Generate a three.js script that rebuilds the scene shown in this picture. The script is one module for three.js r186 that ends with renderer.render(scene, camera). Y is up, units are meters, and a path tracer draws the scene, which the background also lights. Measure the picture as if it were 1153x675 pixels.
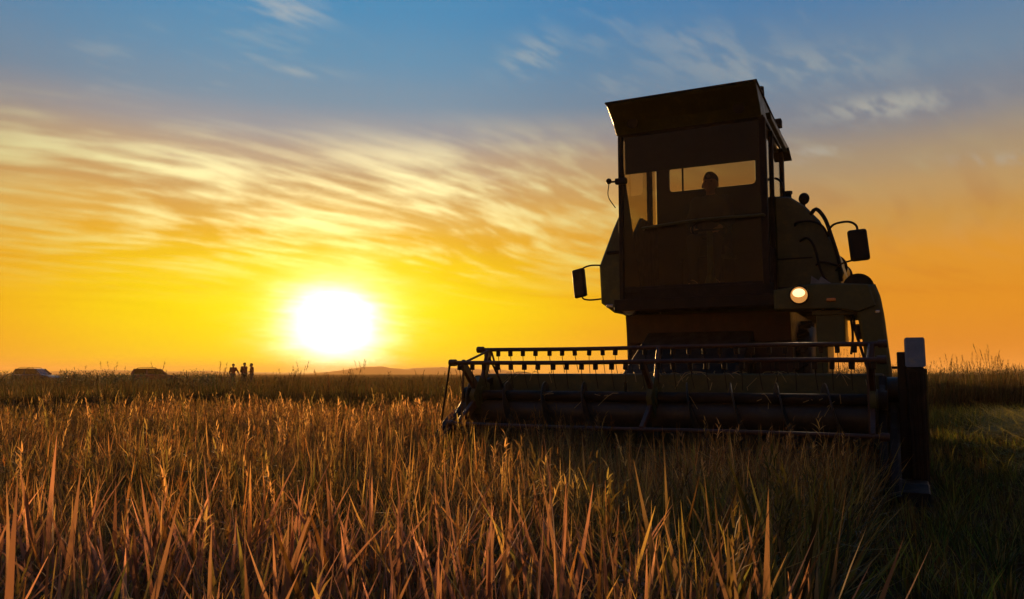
import * as THREE from 'three';
import { mergeGeometries } from 'three/addons/utils/BufferGeometryUtils.js';
import { RoundedBoxGeometry } from 'three/addons/geometries/RoundedBoxGeometry.js';
import { MarchingCubes } from 'three/addons/objects/MarchingCubes.js';
import { createNoise2D } from 'simplex-noise';

const V = (x, y, z) => new THREE.Vector3(x, y, z);
const R = (d) => d * Math.PI / 180;
function rng(seed) { let s = seed | 0; return () => { s = (s + 0x6d2b79f5) | 0; let t = Math.imul(s ^ (s >>> 15), 1 | s); t = (t + Math.imul(t ^ (t >>> 7), 61 | t)) ^ t; return ((t ^ (t >>> 14)) >>> 0) / 4294967296; }; }
const clamp = (x, a = 0, b = 1) => Math.min(b, Math.max(a, x));
const smooth = (a, b, x) => { const t = clamp((x - a) / (b - a)); return t * t * (3 - 2 * t); };
const mix = (a, b, t) => a + (b - a) * t;

// ------------------------------------------------------------------ camera, sky, sun, exposure
const scene = new THREE.Scene();
const camera = new THREE.PerspectiveCamera(41.24, 1024 / 599, 0.05, 4000);
camera.position.set(0, 1.0, 0);
camera.rotation.x = R(5.32);
const EXPOSURE = 2.7;
const renderer = new THREE.WebGLRenderer({ antialias: true });
renderer.toneMapping = THREE.LinearToneMapping;
renderer.toneMappingExposure = EXPOSURE;
renderer.shadowMap.enabled = true;

const SUN_AZ = R(-12.5), SUN_EL = R(3.48);
const sunDir = V(Math.sin(SUN_AZ) * Math.cos(SUN_EL), Math.sin(SUN_EL), -Math.cos(SUN_AZ) * Math.cos(SUN_EL));
const sun = new THREE.DirectionalLight(new THREE.Color().setRGB(1.0, 0.54, 0.18), 5);
sun.name = 'sun';
sun.position.copy(sunDir).multiplyScalar(60);
sun.shadow.radius = 2.5;
sun.castShadow = true;
sun.shadow.mapSize.set(4096, 4096);
Object.assign(sun.shadow.camera, { left: -45, right: 45, top: 20, bottom: -20, near: 1, far: 160 });
scene.add(sun, sun.target);

{ // the evening sky: colour by height above the horizon and by the turn away from the sun, cirrus on a flat layer, glow round the sun
  const W = 4096, Hh = 2048, data = new Float32Array(W * Hh * 4);
  const lin = (c) => { c /= 255; return c <= 0.04045 ? c / 12.92 : ((c + 0.055) / 1.055) ** 2.4; };
  const lut = (rows) => { // rows of [degrees, r, g, b] (sRGB) -> function of degrees
    const k = rows.map(([e, r, g, b]) => [e, lin(r), lin(g), lin(b)]);
    return (e, out) => { let i = 0; while (i < k.length - 2 && e > k[i + 1][0]) i++; const t = clamp((e - k[i][0]) / (k[i + 1][0] - k[i][0])), s = t * t * (3 - 2 * t) * 0.4 + t * 0.6; for (let c = 0; c < 3; c++) out[c] = mix(k[i][c + 1], k[i + 1][c + 1], s); };
  };
  const near = lut([[0, 255, 208, 8], [1.3, 255, 224, 4], [4.5, 255, 234, 4], [7.7, 255, 218, 26], [9.5, 240, 186, 50], [11, 226, 176, 84], [13, 205, 164, 106], [15, 192, 166, 136], [17, 154, 154, 158], [19, 124, 149, 168], [22, 98, 146, 178], [25, 76, 141, 183], [40, 42, 108, 160], [90, 26, 68, 112]]);
  const left = lut([[0, 246, 172, 18], [1.3, 250, 184, 14], [4.5, 252, 198, 8], [7, 240, 180, 24], [9, 232, 170, 42], [11, 226, 172, 72], [13, 206, 162, 96], [15, 188, 158, 120], [17, 152, 147, 146], [19, 112, 138, 160], [22, 90, 136, 170], [25, 68, 132, 178], [40, 42, 104, 152], [90, 26, 68, 112]]);
  const side = lut([[0, 214, 128, 36], [1.3, 218, 132, 34], [4.5, 224, 143, 32], [7.7, 220, 148, 44], [10, 200, 148, 72], [12, 186, 150, 98], [14, 166, 145, 116], [17, 122, 130, 142], [20, 106, 134, 158], [25, 72, 124, 168], [40, 46, 98, 146], [90, 26, 68, 112]]);
  const away = lut([[0, 88, 66, 58], [6, 93, 71, 65], [14, 81, 73, 77], [25, 60, 75, 95], [40, 43, 73, 106], [90, 26, 68, 112]]);
  const n2 = createNoise2D(rng(7)), n3 = createNoise2D(rng(21)), n4 = createNoise2D(rng(99));
  let far = false; // well outside the frame the finest wisps are left out, to save time
  const fbm = (n, x, y, o) => { if (far && o > 3) o = 3; let s = 0, a = 0.5, f = 1; for (let i = 0; i < o; i++) { s += a * n(x * f + i * 17.3, y * f - i * 9.1); a *= 0.52; f *= 2.03; } return s; };
  const WISPS = [[26, 17.2, 4.2, 0.8, 0.7, 0.02], [21.3, 14.8, 2.6, 0.4, 0.45, 0.02], [1.5, 22.4, 2.4, 1.3, 0.4, -0.25], [-16.5, 24.4, 2.8, 0.9, 0.6, 0.05], [-15.8, 20.6, 3.2, 0.35, 0.35, 0], [19, 20.6, 8.5, 1.4, 0.34, 0.12], [14, 22.5, 6, 1.2, 0.25, 0.1], [33, 13, 4, 0.4, 0.35, 0.1]]; // [turn, height, half width, half height, strength, slope] in degrees
  const A = [0, 0, 0], B = [0, 0, 0], C = [0, 0, 0], D = [0, 0, 0];
  const wa = R(46), wx = Math.sin(wa), wz = -Math.cos(wa);
  const below = [0.12, 0.08, 0.03];
  for (let j = 0; j < Hh; j++) {
    const el = ((j + 0.5) / Hh - 0.5) * Math.PI, ed = el * 180 / Math.PI, ce = Math.cos(el), y = Math.sin(el);
    for (let i = 0; i < W; i++) {
      const o = (j * W + i) * 4;
      data[o + 3] = 1;
      if (ed < -0.4) { data[o] = below[0]; data[o + 1] = below[1]; data[o + 2] = below[2]; continue; }
      const az = ((i + 0.5) / W - 0.5) * 2 * Math.PI, x = Math.cos(az) * ce, z = Math.sin(az) * ce;
      let turn = (Math.atan2(x, -z) - SUN_AZ) * 180 / Math.PI; if (turn > 180) turn -= 360; if (turn < -180) turn += 360;
      const e = Math.max(ed, 0), d = Math.abs(turn); far = d > 75 || ed > 45;
      near(e, A); left(e, B); side(e, C); away(e, D);
      const tn = smooth(4, turn < 0 ? 25 : 20, d), ts = smooth(12, 34, d), ta = smooth(45, 140, d);
      for (let c = 0; c < 3; c++) A[c] = mix(mix(mix(A[c], B[c], tn), C[c], ts), D[c], ta);
      const th = Math.acos(clamp(x * sunDir.x + y * sunDir.y + z * sunDir.z, -1, 1)) * 180 / Math.PI;
      // cirrus
      const px = x / (y + 0.10), pz = z / (y + 0.10), along = px * wx + pz * wz, across = px * wz - pz * wx;
      const w1 = fbm(n3, px * 0.3, pz * 0.3, 2), w2 = fbm(n3, px * 0.3 + 40, pz * 0.3 + 11, 2);
      const st = fbm(n2, along * 0.42 + w1 * 0.8, across * 1.5 + w2 * 1.2, 7);
      const fine = fbm(n4, along * 1.6 + w1 * 1.5 + across * 0.4, across * 6.5 + w2 * 2.4, 6);
      const deck = smooth(3.5, 9, e) * (1 - smooth(12.5, 18.5, e + w1 * 2.5)) * (1 - 0.72 * smooth(16, 36, d));
      const patch = fbm(n3, px * 0.62 + 9, pz * 0.62 + 2, 6);
      let cl = clamp(smooth(-0.4, 0.9, patch * 0.62 + st * 0.55 + fine * 0.72) * deck * 1.05);
      // a few separate high wisps
      const hp = fbm(n3, px * 1.1 + 5.3, pz * 1.1 + 3.1, 4), hf = fbm(n4, along * 4 + w1 * 1.1 + 7, across * 13 + w2 * 1.2, 6);
      const high = Math.max(smooth(0.35, 1.1, hp + hf * 0.5 + st * 0.3) * smooth(11, 16, e) * (1 - 0.6 * smooth(40, 70, e)) * 0.22, (() => { let s = 0; const raz = turn + SUN_AZ * 180 / Math.PI; for (const [a, b, w, h, k, sl] of WISPS) { const u = (raz - a) / w, v = (ed - b + (raz - a) * sl) / h, q = u * u + v * v; if (q < 6) s = Math.max(s, k * Math.exp(-q) * smooth(-0.5, 0.5, hf * 1.1 + fine * 0.8 + st * 0.2)); } return s; })());
      const glow = Math.exp(-((th / 15) ** 2));
      const lum = 0.42 + 0.6 * Math.exp(-((d / 24) ** 2)) * (1 - smooth(13, 22, e)) ;
      const cr = lum * 1.02 + glow * 0.35, cg = lum * (0.68 + 0.02 * Math.min(e, 14)) * (1 - 0.1 * smooth(15, 50, d)) + glow * 0.2, cb = lum * 0.042 * Math.min(Math.max(e - 3, 0), 16) + glow * 0.14 * smooth(6, 12, e);
      const dm = 1 - 0.13 * smooth(0.0, 0.6, -st + fine * 0.3) * smooth(1.5, 6, e) * (1 - smooth(11, 15, e)) * (1 - glow * 0.8);
      A[0] *= mix(1, dm, 0.5); A[1] *= dm; A[2] *= dm;
      A[0] = mix(A[0], Math.max(cr, A[0]), cl); A[1] = mix(A[1], Math.max(cg, A[1]), cl); A[2] = mix(A[2], Math.max(cb, A[2]), cl);
      const hl = 0.4 + 0.12 * Math.exp(-((d / 40) ** 2));
      A[0] = mix(A[0], Math.max(A[0], hl * 1.0), high); A[1] = mix(A[1], Math.max(A[1], hl * 1.0), high); A[2] = mix(A[2], Math.max(A[2], hl * 0.86), high);
      // glow of the sun behind thin haze
      const wob = 1 + 0.16 * fbm(n2, turn * 0.12, e * 0.5, 4) + 0.1 * fine;
      const t2 = Math.hypot(turn * ce, (ed - 3.48) * (ed < 3.48 ? 1.08 : 1.2)) * wob;
      const core = 2.8 * Math.exp(-((t2 / 2.65) ** 2)) + 0.16 * Math.exp(-((t2 / 4.2) ** 2)), mid = Math.exp(-((th / 6.5) ** 2));
      data[o] = (A[0] + core + mid * 0.3) / EXPOSURE; data[o + 1] = (A[1] + core + mid * 0.22) / EXPOSURE; data[o + 2] = (A[2] + core) / EXPOSURE;
    }
  }
  const t = new THREE.DataTexture(data, W, Hh, THREE.RGBAFormat, THREE.FloatType);
  t.mapping = THREE.EquirectangularReflectionMapping; t.magFilter = THREE.LinearFilter; t.minFilter = THREE.LinearFilter; t.wrapS = THREE.RepeatWrapping; t.needsUpdate = true;
  scene.background = t; scene.environment = t;
}

// ------------------------------------------------------------------ helpers
const names = new Map();
const numbered = (n) => { const k = names.get(n) ?? 0; names.set(n, k + 1); return k ? `${n}_${String(k).padStart(3, '0')}` : n; };
function top(o, name, label, category, group, kind) { o.name = numbered(name); if (kind) o.userData.kind = kind; if (label) o.userData.label = label; if (category) o.userData.category = category; if (group) o.userData.group = group; scene.add(o); return o; }
function boxUV(g) { // uv in metres, laid on by the way each face points
  g = g.index ? g.toNonIndexed() : g;
  const p = g.attributes.position, uv = new Float32Array(p.count * 2), a = V(), b = V(), c = V();
  for (let i = 0; i < p.count; i += 3) {
    a.fromBufferAttribute(p, i); b.fromBufferAttribute(p, i + 1).sub(a); c.fromBufferAttribute(p, i + 2).sub(a); b.cross(c);
    const ax = Math.abs(b.x), ay = Math.abs(b.y), az = Math.abs(b.z);
    for (let k = 0; k < 3; k++) { a.fromBufferAttribute(p, i + k); const [u, v] = ax > ay && ax > az ? [a.z, a.y] : ay > az ? [a.x, a.z] : [a.x, a.y]; uv[(i + k) * 2] = u; uv[(i + k) * 2 + 1] = v; }
  }
  g.setAttribute('uv', new THREE.BufferAttribute(uv, 2));
  return g;
}
function merge(list) {
  const l = (Array.isArray(list) ? list : [list]).map((g) => { const q = boxUV(g); for (const k of Object.keys(q.attributes)) if (!['position', 'normal', 'uv'].includes(k)) q.deleteAttribute(k); return q; });
  return l.length > 1 ? mergeGeometries(l) : l[0];
}
function part(parent, name, geoms, mat, label) {
  const m = new THREE.Mesh(merge(geoms), mat);
  m.name = name; m.castShadow = m.receiveShadow = true; if (label) m.userData.label = label;
  parent.add(m);
  return m;
}
const box = (x0, x1, y0, y1, z0, z1, r = 0.012) => { const w = Math.abs(x1 - x0), h = Math.abs(y1 - y0), d = Math.abs(z1 - z0); return new RoundedBoxGeometry(w, h, d, 2, Math.min(r, w * 0.45, h * 0.45, d * 0.45)).translate((x0 + x1) / 2, (y0 + y1) / 2, (z0 + z1) / 2); };
const prismZ = (pts, z0, z1, bev = 0.008) => { const g = new THREE.ExtrudeGeometry(new THREE.Shape(pts.map(([x, y]) => new THREE.Vector2(x, y))), { depth: Math.abs(z1 - z0) - 2 * bev, bevelEnabled: bev > 0, bevelThickness: bev, bevelSize: bev, bevelOffset: -bev, bevelSegments: 1 }); return g.translate(0, 0, Math.min(z0, z1) + bev); };
// profile given as [z, y], drawn out along x
const prismX = (pts, x0, x1, bev = 0.008) => { const g = prismZ(pts.map(([z, y]) => [-z, y]), x0, x1, bev); return g.rotateY(Math.PI / 2); };
const cyl = (a, b, r, r2 = r, seg = 12) => { const d = b.clone().sub(a), g = new THREE.CylinderGeometry(r2, r, d.length(), seg, 1); g.applyQuaternion(new THREE.Quaternion().setFromUnitVectors(V(0, 1, 0), d.clone().normalize())); return g.translate((a.x + b.x) / 2, (a.y + b.y) / 2, (a.z + b.z) / 2); };
const tube = (pts, r, seg = 24, rs = 8) => new THREE.TubeGeometry(new THREE.CatmullRomCurve3(pts, false, 'centripetal'), seg, r, rs, false);
const barAB = (a, b, w, h) => { const d = b.clone().sub(a), g = new RoundedBoxGeometry(w, d.length(), h, 1, Math.min(w, h) * 0.2); g.applyQuaternion(new THREE.Quaternion().setFromUnitVectors(V(0, 1, 0), d.clone().normalize())); return g.translate((a.x + b.x) / 2, (a.y + b.y) / 2, (a.z + b.z) / 2); };

function speckle(size, seed, fn) { // a tileable texture from noise on a torus
  const n = createNoise2D(rng(seed)), d = new Uint8Array(size * size * 4), rr = rng(seed + 1);
  const tn = (u, v, f) => { const a = n(u * f, v * f), b = n((u - 1) * f, v * f), c = n(u * f, (v - 1) * f), e = n((u - 1) * f, (v - 1) * f); return mix(mix(a, b, u), mix(c, e, u), v); };
  for (let j = 0; j < size; j++) for (let i = 0; i < size; i++) { const c = fn(tn, i / size, j / size, rr); for (let k = 0; k < 3; k++) d[(j * size + i) * 4 + k] = clamp(c[k], 0, 1) * 255; d[(j * size + i) * 4 + 3] = 255; }
  const t = new THREE.DataTexture(d, size, size); t.wrapS = t.wrapT = THREE.RepeatWrapping; t.magFilter = THREE.LinearFilter; t.minFilter = THREE.LinearMipmapLinearFilter; t.generateMipmaps = true; t.needsUpdate = true;
  return t;
}
const dustTex = speckle(512, 5, (tn, u, v, r) => { const a = 0.5 + 0.5 * (tn(u, v, 4) * 0.5 + tn(u, v, 13) * 0.3 + tn(u, v, 40) * 0.2), s = 0.72 + 0.4 * a + (r() - 0.5) * 0.1, dst = smooth(0.55, 0.8, a); return [mix(s * 0.86, 0.98, dst), mix(s * 0.86, 0.9, dst), mix(s * 0.86, 0.74, dst)]; });
dustTex.colorSpace = THREE.SRGBColorSpace;
const roughTex = speckle(256, 15, (tn, u, v, r) => { const a = 0.78 + 0.2 * tn(u, v, 6) + 0.1 * tn(u, v, 30) + (r() - 0.5) * 0.08; return [a, a, a]; });
const bumpTex = speckle(256, 25, (tn, u, v, r) => { const a = 0.5 + 0.3 * tn(u, v, 8) + 0.2 * tn(u, v, 33); return [a, a, a]; });
const paint = (r, g, b, rough, metal = 0, extra = {}) => new THREE.MeshPhysicalMaterial({ color: new THREE.Color().setRGB(r, g, b), roughness: rough, metalness: metal, map: dustTex, roughnessMap: roughTex, bumpMap: bumpTex, bumpScale: 0.002, ...extra });
const M = {
  olive: paint(0.085, 0.095, 0.022, 0.55), dark: paint(0.02, 0.018, 0.015, 0.85, 0, { specularIntensity: 0.4 }), red: paint(0.075, 0.026, 0.012, 0.7), steel: paint(0.07, 0.066, 0.06, 0.6, 0.5), grey: paint(0.26, 0.26, 0.27, 0.6),
  black: paint(0.016, 0.015, 0.014, 0.8, 0, { specularIntensity: 0.5 }), rubber: paint(0.025, 0.024, 0.023, 0.85), cloth: paint(0.05, 0.045, 0.045, 0.95),
  chrome: new THREE.MeshStandardMaterial({ color: 0xcccccc, roughness: 0.15, metalness: 1 }),
  tinted: new THREE.MeshPhysicalMaterial({ color: new THREE.Color().setRGB(0.8, 0.74, 0.56), specularIntensity: 0.5, roughness: 0.03, transmission: 1, thickness: 0, ior: 1.5 }),
  clear: new THREE.MeshPhysicalMaterial({ color: new THREE.Color().setRGB(0.84, 0.74, 0.62), roughness: 0.02, transmission: 1, thickness: 0, ior: 1.5 }),
  mirror: new THREE.MeshStandardMaterial({ color: 0xbbbbbb, roughness: 0.05, metalness: 1 }),
  amber: new THREE.MeshPhysicalMaterial({ color: new THREE.Color().setRGB(0.7, 0.2, 0.02), roughness: 0.2, clearcoat: 1 }),
  lampOff: new THREE.MeshPhysicalMaterial({ color: 0x99a0a4, roughness: 0.12, metalness: 0.7, clearcoat: 1 }),
  lensLit: new THREE.MeshStandardMaterial({ color: 0x885533, emissive: new THREE.Color().setRGB(1, 0.42, 0.1), emissiveIntensity: 0.22, roughness: 0.25 }),
  lampOn: new THREE.MeshStandardMaterial({ color: 0xffffff, emissive: new THREE.Color().setRGB(1, 0.6, 0.26), emissiveIntensity: 0.75, roughness: 0.3 }),
};
// ------------------------------------------------------------------ the machine's own axes on the ground: x across the header, z the way it drives
const YAW = R(26), EX = V(Math.cos(YAW), 0, Math.sin(YAW)), EZ = V(-Math.sin(YAW), 0, Math.cos(YAW)), O = V(3.101, 0, -6.503);
const local = (x, z) => { const dx = x - O.x, dz = z - O.z; return [dx * EX.x + dz * EX.z, dx * EZ.x + dz * EZ.z]; };

// ------------------------------------------------------------------ ground and far hills
{
  const soil = speckle(1024, 33, (tn, u, v, r) => { const a = tn(u, v, 5) * 0.4 + tn(u, v, 17) * 0.35 + tn(u, v, 60) * 0.25, g = 0.5 + 0.32 * a + (r() - 0.5) * 0.16, s = smooth(0.1, 0.5, tn(u, v, 9)); return [g * 0.62, g * mix(0.47, 0.52, s), g * mix(0.3, 0.24, s)]; });
  soil.colorSpace = THREE.SRGBColorSpace; soil.repeat.set(0.4, 0.4);
  const g = new THREE.PlaneGeometry(2400, 2400, 1, 1).rotateX(-Math.PI / 2);
  const uv = g.attributes.uv; for (let i = 0; i < uv.count; i++) uv.setXY(i, uv.getX(i) * 2400, uv.getY(i) * 2400);
  const m = new THREE.Mesh(g, new THREE.MeshPhysicalMaterial({ map: soil, specularIntensity: 0, roughness: 1, bumpMap: soil, bumpScale: 0.03 }));
  m.receiveShadow = true; m.position.set(0, 0, -900);
  m.material.specularIntensity = 0; top(m, 'ground', 'brown soil of the rice field reaching to the horizon', 'ground', null, 'structure');
  // two low ridges far behind the sun and off to the right
  const n = createNoise2D(rng(81));
  const ridge = (x0, x1, z, h, seed, label) => {
    const pos = [], idx = [], N = 60, rows = 5;
    for (let j = 0; j < rows; j++) for (let i = 0; i <= N; i++) { const t = i / N, x = mix(x0, x1, t), e = Math.sin(Math.PI * t), f = Math.sin(Math.PI * j / (rows - 1)); pos.push(x, f * h * e * (0.75 + 0.35 * n(t * 3 + seed, 0) + 0.1 * n(t * 11 + seed, 4)) - 0.3, z + (j - 2) * 40); }
    for (let j = 0; j < rows - 1; j++) for (let i = 0; i < N; i++) { const a = j * (N + 1) + i; idx.push(a, a + 1, a + N + 1, a + 1, a + N + 2, a + N + 1); }
    const q = new THREE.BufferGeometry(); q.setAttribute('position', new THREE.Float32BufferAttribute(pos, 3)); q.setIndex(idx); q.computeVertexNormals();
    const o = new THREE.Mesh(q, new THREE.MeshStandardMaterial({ color: new THREE.Color().setRGB(0.09, 0.08, 0.04), roughness: 1, side: THREE.DoubleSide }));
    top(o, 'hill', label, 'hill', null, 'structure');
  };
  ridge(-420, 60, -1500, 19, 1, 'long low hill on the horizon below the sun');
  ridge(-1050, -320, -1560, 11, 5, 'faint low hill on the horizon behind the parked cars');
  ridge(760, 1500, -1500, 17, 9, 'low dark hill on the horizon at the right edge');
}

scene.fog = new THREE.FogExp2(new THREE.Color().setRGB(1, 0.66, 0.28), 0.0006);
// ------------------------------------------------------------------ combine harvester
const combine = new THREE.Group();
top(combine, 'combine_harvester', 'dark combine harvester with lit headlight cutting the crop, silhouetted against the evening sky', 'combine harvester');
{
  const H = combine;
  // --- chassis and body
  const bodyP = [[-2.88, 0.95], [-2.9, 1.7], [-1.0, 1.7], [-1.0, 0.95]];
  part(H, 'lower_body', [prismZ(bodyP, -6.6, -2.0), prismX([[-2.0, 1.68], [-1.86, 1.68], [-1.92, 1.36], [-2.0, 1.34]], -2.86, -1.0), box(-2.6, -1.3, 0.72, 0.98, -6.2, -2.4)], M.red, 'rust brown front of the lower body under the cab');
  const tankP = [[-3.14, 1.72], [-3.17, 2.3], [-3.0, 2.72], [-2.86, 3.04], [-0.98, 3.04], [-0.84, 2.9], [-0.84, 1.72]];
  const tank = part(H, 'grain_tank', [prismZ(tankP, -6.3, -3.42, 0.03), prismZ([[-2.84, 3.05], [-2.7, 3.2], [-1.1, 3.2], [-1.0, 3.05]], -5.8, -3.7, 0.02)], M.olive);
  for (const [y, d] of [[2.0, 0.012], [2.45, 0.012]]) part(tank, 'panel_rib', box(-0.845, -0.82, y, y + 0.03, -6.2, -3.5, 0.005), M.olive);
  part(tank, 'tank_lid', box(-2.5, -1.2, 3.2, 3.25, -5.5, -3.9), M.dark);
  const rear = part(H, 'straw_hood', prismX([[-6.2, 2.6], [-7.3, 2.35], [-8.0, 1.5], [-7.9, 0.9], [-6.4, 0.85]], -2.8, -1.0, 0.03), M.olive);
  part(rear, 'exhaust_pipe', tube([V(-2.6, 2.4, -6.6), V(-2.6, 3.0, -6.6), V(-2.6, 3.2, -6.8)], 0.06), M.black);
  // shoulders beside the cab
  const shL = part(H, 'left_shoulder_panel', [prismZ([[-3.14, 1.84], [-2.98, 1.72], [-2.85, 1.7], [-2.85, 3.0], [-2.98, 2.73], [-3.16, 2.29]], -1.95, -1.8, 0.015), prismZ([[-3.14, 1.84], [-2.98, 1.72], [-2.85, 1.7], [-2.85, 2.45], [-3.0, 2.42], [-3.15, 2.25]], -3.41, -1.94, 0.015)], M.olive);
  shL.name = 'shoulder_panel';
  part(shL, 'work_lamp', [cyl(V(-2.74, 1.75, -1.8), V(-2.74, 1.75, -1.62), 0.075, 0.095, 20)], M.black);
  part(shL, 'lamp_lens', new THREE.SphereGeometry(0.088, 20, 10, 0, Math.PI * 2, 0, Math.PI / 2).scale(1, 0.3, 1).rotateX(Math.PI / 2).translate(-2.74, 1.75, -1.62), M.lampOff);
  part(shL, 'marker_lamp', box(-3.07, -2.98, 1.78, 1.82, -1.8, -1.77, 0.008), M.lampOff);
  part(shL, 'panel_step', [box(-3.06, -2.86, 2.42, 2.46, -1.81, -1.775)], M.dark);
  const shR = part(H, 'shoulder_panel', prismZ([[-1.165, 1.9], [-0.52, 1.9], [-0.46, 2.1], [-0.55, 2.42], [-0.69, 2.7], [-0.84, 2.88], [-1.0, 3.0], [-1.165, 3.02]], -3.4, -2.15, 0.02), M.olive);
  part(shR, 'work_lamp', [new THREE.SphereGeometry(0.06, 16, 12).scale(1, 1.15, 0.8).translate(-0.86, 2.99, -2.3), cyl(V(-0.88, 2.86, -2.32), V(-0.86, 2.97, -2.32), 0.02)], M.black);
  part(shR, 'filler_cap', [cyl(V(-1.04, 2.98, -2.35), V(-1.04, 3.07, -2.35), 0.04), cyl(V(-1.04, 3.07, -2.35), V(-1.04, 3.1, -2.35), 0.052)], M.dark);
  part(shR, 'hose', tube([V(-0.78, 2.78, -2.16), V(-0.72, 2.82, -2.1), V(-0.64, 2.72, -2.09), V(-0.57, 2.5, -2.08), V(-0.5, 2.2, -2.08), V(-0.49, 2.0, -2.1)], 0.022, 30), M.black);
  part(shR, 'hand_rail', [tube([V(-0.95, 2.66, -2.14), V(-0.93, 2.68, -2.08), V(-0.76, 2.68, -2.08), V(-0.66, 2.62, -2.08), V(-0.6, 2.5, -2.1)], 0.014, 24)], M.black); part(shR, 'hand_rail', [tube([V(-0.9, 2.48, -2.14), V(-0.82, 2.5, -2.07), V(-0.76, 2.42, -2.06), V(-0.68, 2.1, -2.06), V(-0.6, 1.96, -2.08)], 0.014, 30)], M.black); part(shR, 'hand_rail', [tube([V(-0.74, 2.2, -2.14), V(-0.68, 2.22, -2.08), V(-0.5, 2.17, -2.09)], 0.013, 20)], M.black);
  part(shR, 'panel_seam', box(-1.15, -0.78, 2.28, 2.295, -2.155, -2.14, 0.004), M.dark); part(shR, 'panel_seam', box(-1.15, -0.6, 1.93, 1.97, -2.16, -2.13, 0.006), M.dark);
  // unloading auger folded back along the side
  const ua = part(H, 'unloading_auger', [cyl(V(-0.68, 2.36, -3.42), V(-0.66, 2.5, -7.6), 0.14, 0.13, 24)], M.olive);
  for (const z of [-3.8, -5.0, -6.2]) part(ua, 'clamp_ring', new THREE.TorusGeometry(0.15, 0.02, 8, 24).translate(-0.675, 2.33 + (-2.45 - z) * 0.025, z), M.dark);
  // --- cab
  const rearWall = () => { const s = new THREE.Shape([[-2.8, 1.94], [-1.2, 1.94], [-1.2, 3.8], [-2.8, 3.8]].map(([x, y]) => new THREE.Vector2(x, y))), h = new THREE.Path(), x0 = -2.63, x1 = -1.51, y0 = 3.41, y1 = 3.75, r = 0.06; h.moveTo(x0 + r, y0); h.lineTo(x1 - r, y0); h.quadraticCurveTo(x1, y0, x1, y0 + r); h.lineTo(x1, y1 - r); h.quadraticCurveTo(x1, y1, x1 - r, y1); h.lineTo(x0 + r, y1); h.quadraticCurveTo(x0, y1, x0, y1 - r); h.lineTo(x0, y0 + r); h.quadraticCurveTo(x0, y0, x0 + r, y0); s.holes.push(h); return new THREE.ExtrudeGeometry(s, { depth: 0.05, bevelEnabled: false, curveSegments: 6 }).translate(0, 0, -3.15); };
  const cab = part(H, 'cab', [
    box(-2.8, -1.2, 1.92, 2.0, -3.15, -1.62), // floor
    prismX([[-3.15, 1.74], [-1.62, 1.74], [-1.62, 2.0], [-2.0, 2.62], [-2.4, 2.95], [-3.15, 2.95]], -2.84, -2.79), // far side wall
    box(-1.22, -1.17, 1.74, 2.4, -3.15, -1.66), // near side wall
    rearWall(), // rear wall round its window
    box(-2.84, -1.18, 3.78, 3.82, -3.15, -1.6),
  ], M.dark);
  for (const [x0, x1, z0, z1] of [[-2.845, -2.79, -1.66, -1.6], [-2.835, -2.785, -2.86, -2.74]]) part(cab, 'pillar', box(x0, x1, 1.8, 3.79, z0, z1), M.dark);
  for (const [z0, z1] of [[-1.68, -1.6], [-2.2, -2.14], [-3.16, -3.04]]) part(cab, 'pillar', box(-1.235, -1.165, 1.8, 3.79, z0, z1), M.dark);
  part(cab, 'corner_infill', prismZ([[-2.84, 1.75], [-2.56, 1.75], [-2.67, 2.5], [-2.75, 3.1], [-2.83, 3.7]], -1.665, -1.635, 0.003), M.dark);
  part(cab, 'front_sill', [box(-2.9, -1.1, 1.72, 1.85, -1.98, -1.56), box(-2.6, -1.12, 1.85, 1.97, -1.66, -1.6)], M.dark);
  part(cab, 'windscreen', prismZ([[-2.79, 3.78], [-2.79, 1.97], [-1.235, 1.97], [-1.235, 3.78]], -1.632, -1.627, 0), M.tinted);
  part(cab, 'side_window', prismX([[-1.67, 2.1], [-2.0, 2.64], [-2.4, 2.96], [-2.74, 2.96], [-2.74, 3.77], [-1.67, 3.77]], -2.815, -2.81, 0), M.clear);
  part(cab, 'side_window', prismX([[-2.87, 2.96], [-3.1, 2.96], [-3.1, 3.77], [-2.87, 3.77]], -2.815, -2.81, 0), M.clear);
  part(cab, 'door_window', prismX([[-2.21, 2.41], [-3.03, 2.41], [-3.03, 3.77], [-2.21, 3.77]], -1.195, -1.19, 0), M.clear);
  part(cab, 'door_window', prismX([[-1.69, 2.41], [-2.13, 2.41], [-2.13, 3.77], [-1.69, 3.77]], -1.195, -1.19, 0), M.clear);
  part(cab, 'rear_window', prismZ([[-2.62, 3.42], [-1.52, 3.42], [-1.52, 3.74], [-2.62, 3.74]], -3.128, -3.123, 0), M.clear);
  part(cab, 'window_bar', box(-2.46, -2.44, 3.4, 3.75, -3.14, -3.11, 0.004), M.dark);
  part(cab, 'sun_blind', box(-2.78, -1.24, 3.34, 3.78, -1.69, -1.675, 0.004), M.black);
  part(cab, 'windscreen_rail', [tube([V(-2.55, 2.66, -1.55), V(-1.9, 2.7, -1.54), V(-1.2, 2.7, -1.55)], 0.014, 20), cyl(V(-1.2, 2.7, -1.55), V(-1.2, 2.7, -1.64), 0.012), cyl(V(-2.55, 2.66, -1.55), V(-2.55, 2.66, -1.64), 0.012)], M.olive);
  part(cab, 'door_handle', [tube([V(-1.165, 2.2, -2.24), V(-1.1, 2.25, -2.24), V(-1.1, 3.2, -2.24), V(-1.165, 3.25, -2.24)], 0.014, 30)], M.black);
  part(cab, 'steering_column', [cyl(V(-1.87, 1.98, -1.98), V(-1.9, 2.66, -2.12), 0.035), cyl(V(-1.87, 1.98, -1.98), V(-1.87, 2.12, -2.0), 0.09, 0.05)], M.olive);
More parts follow.
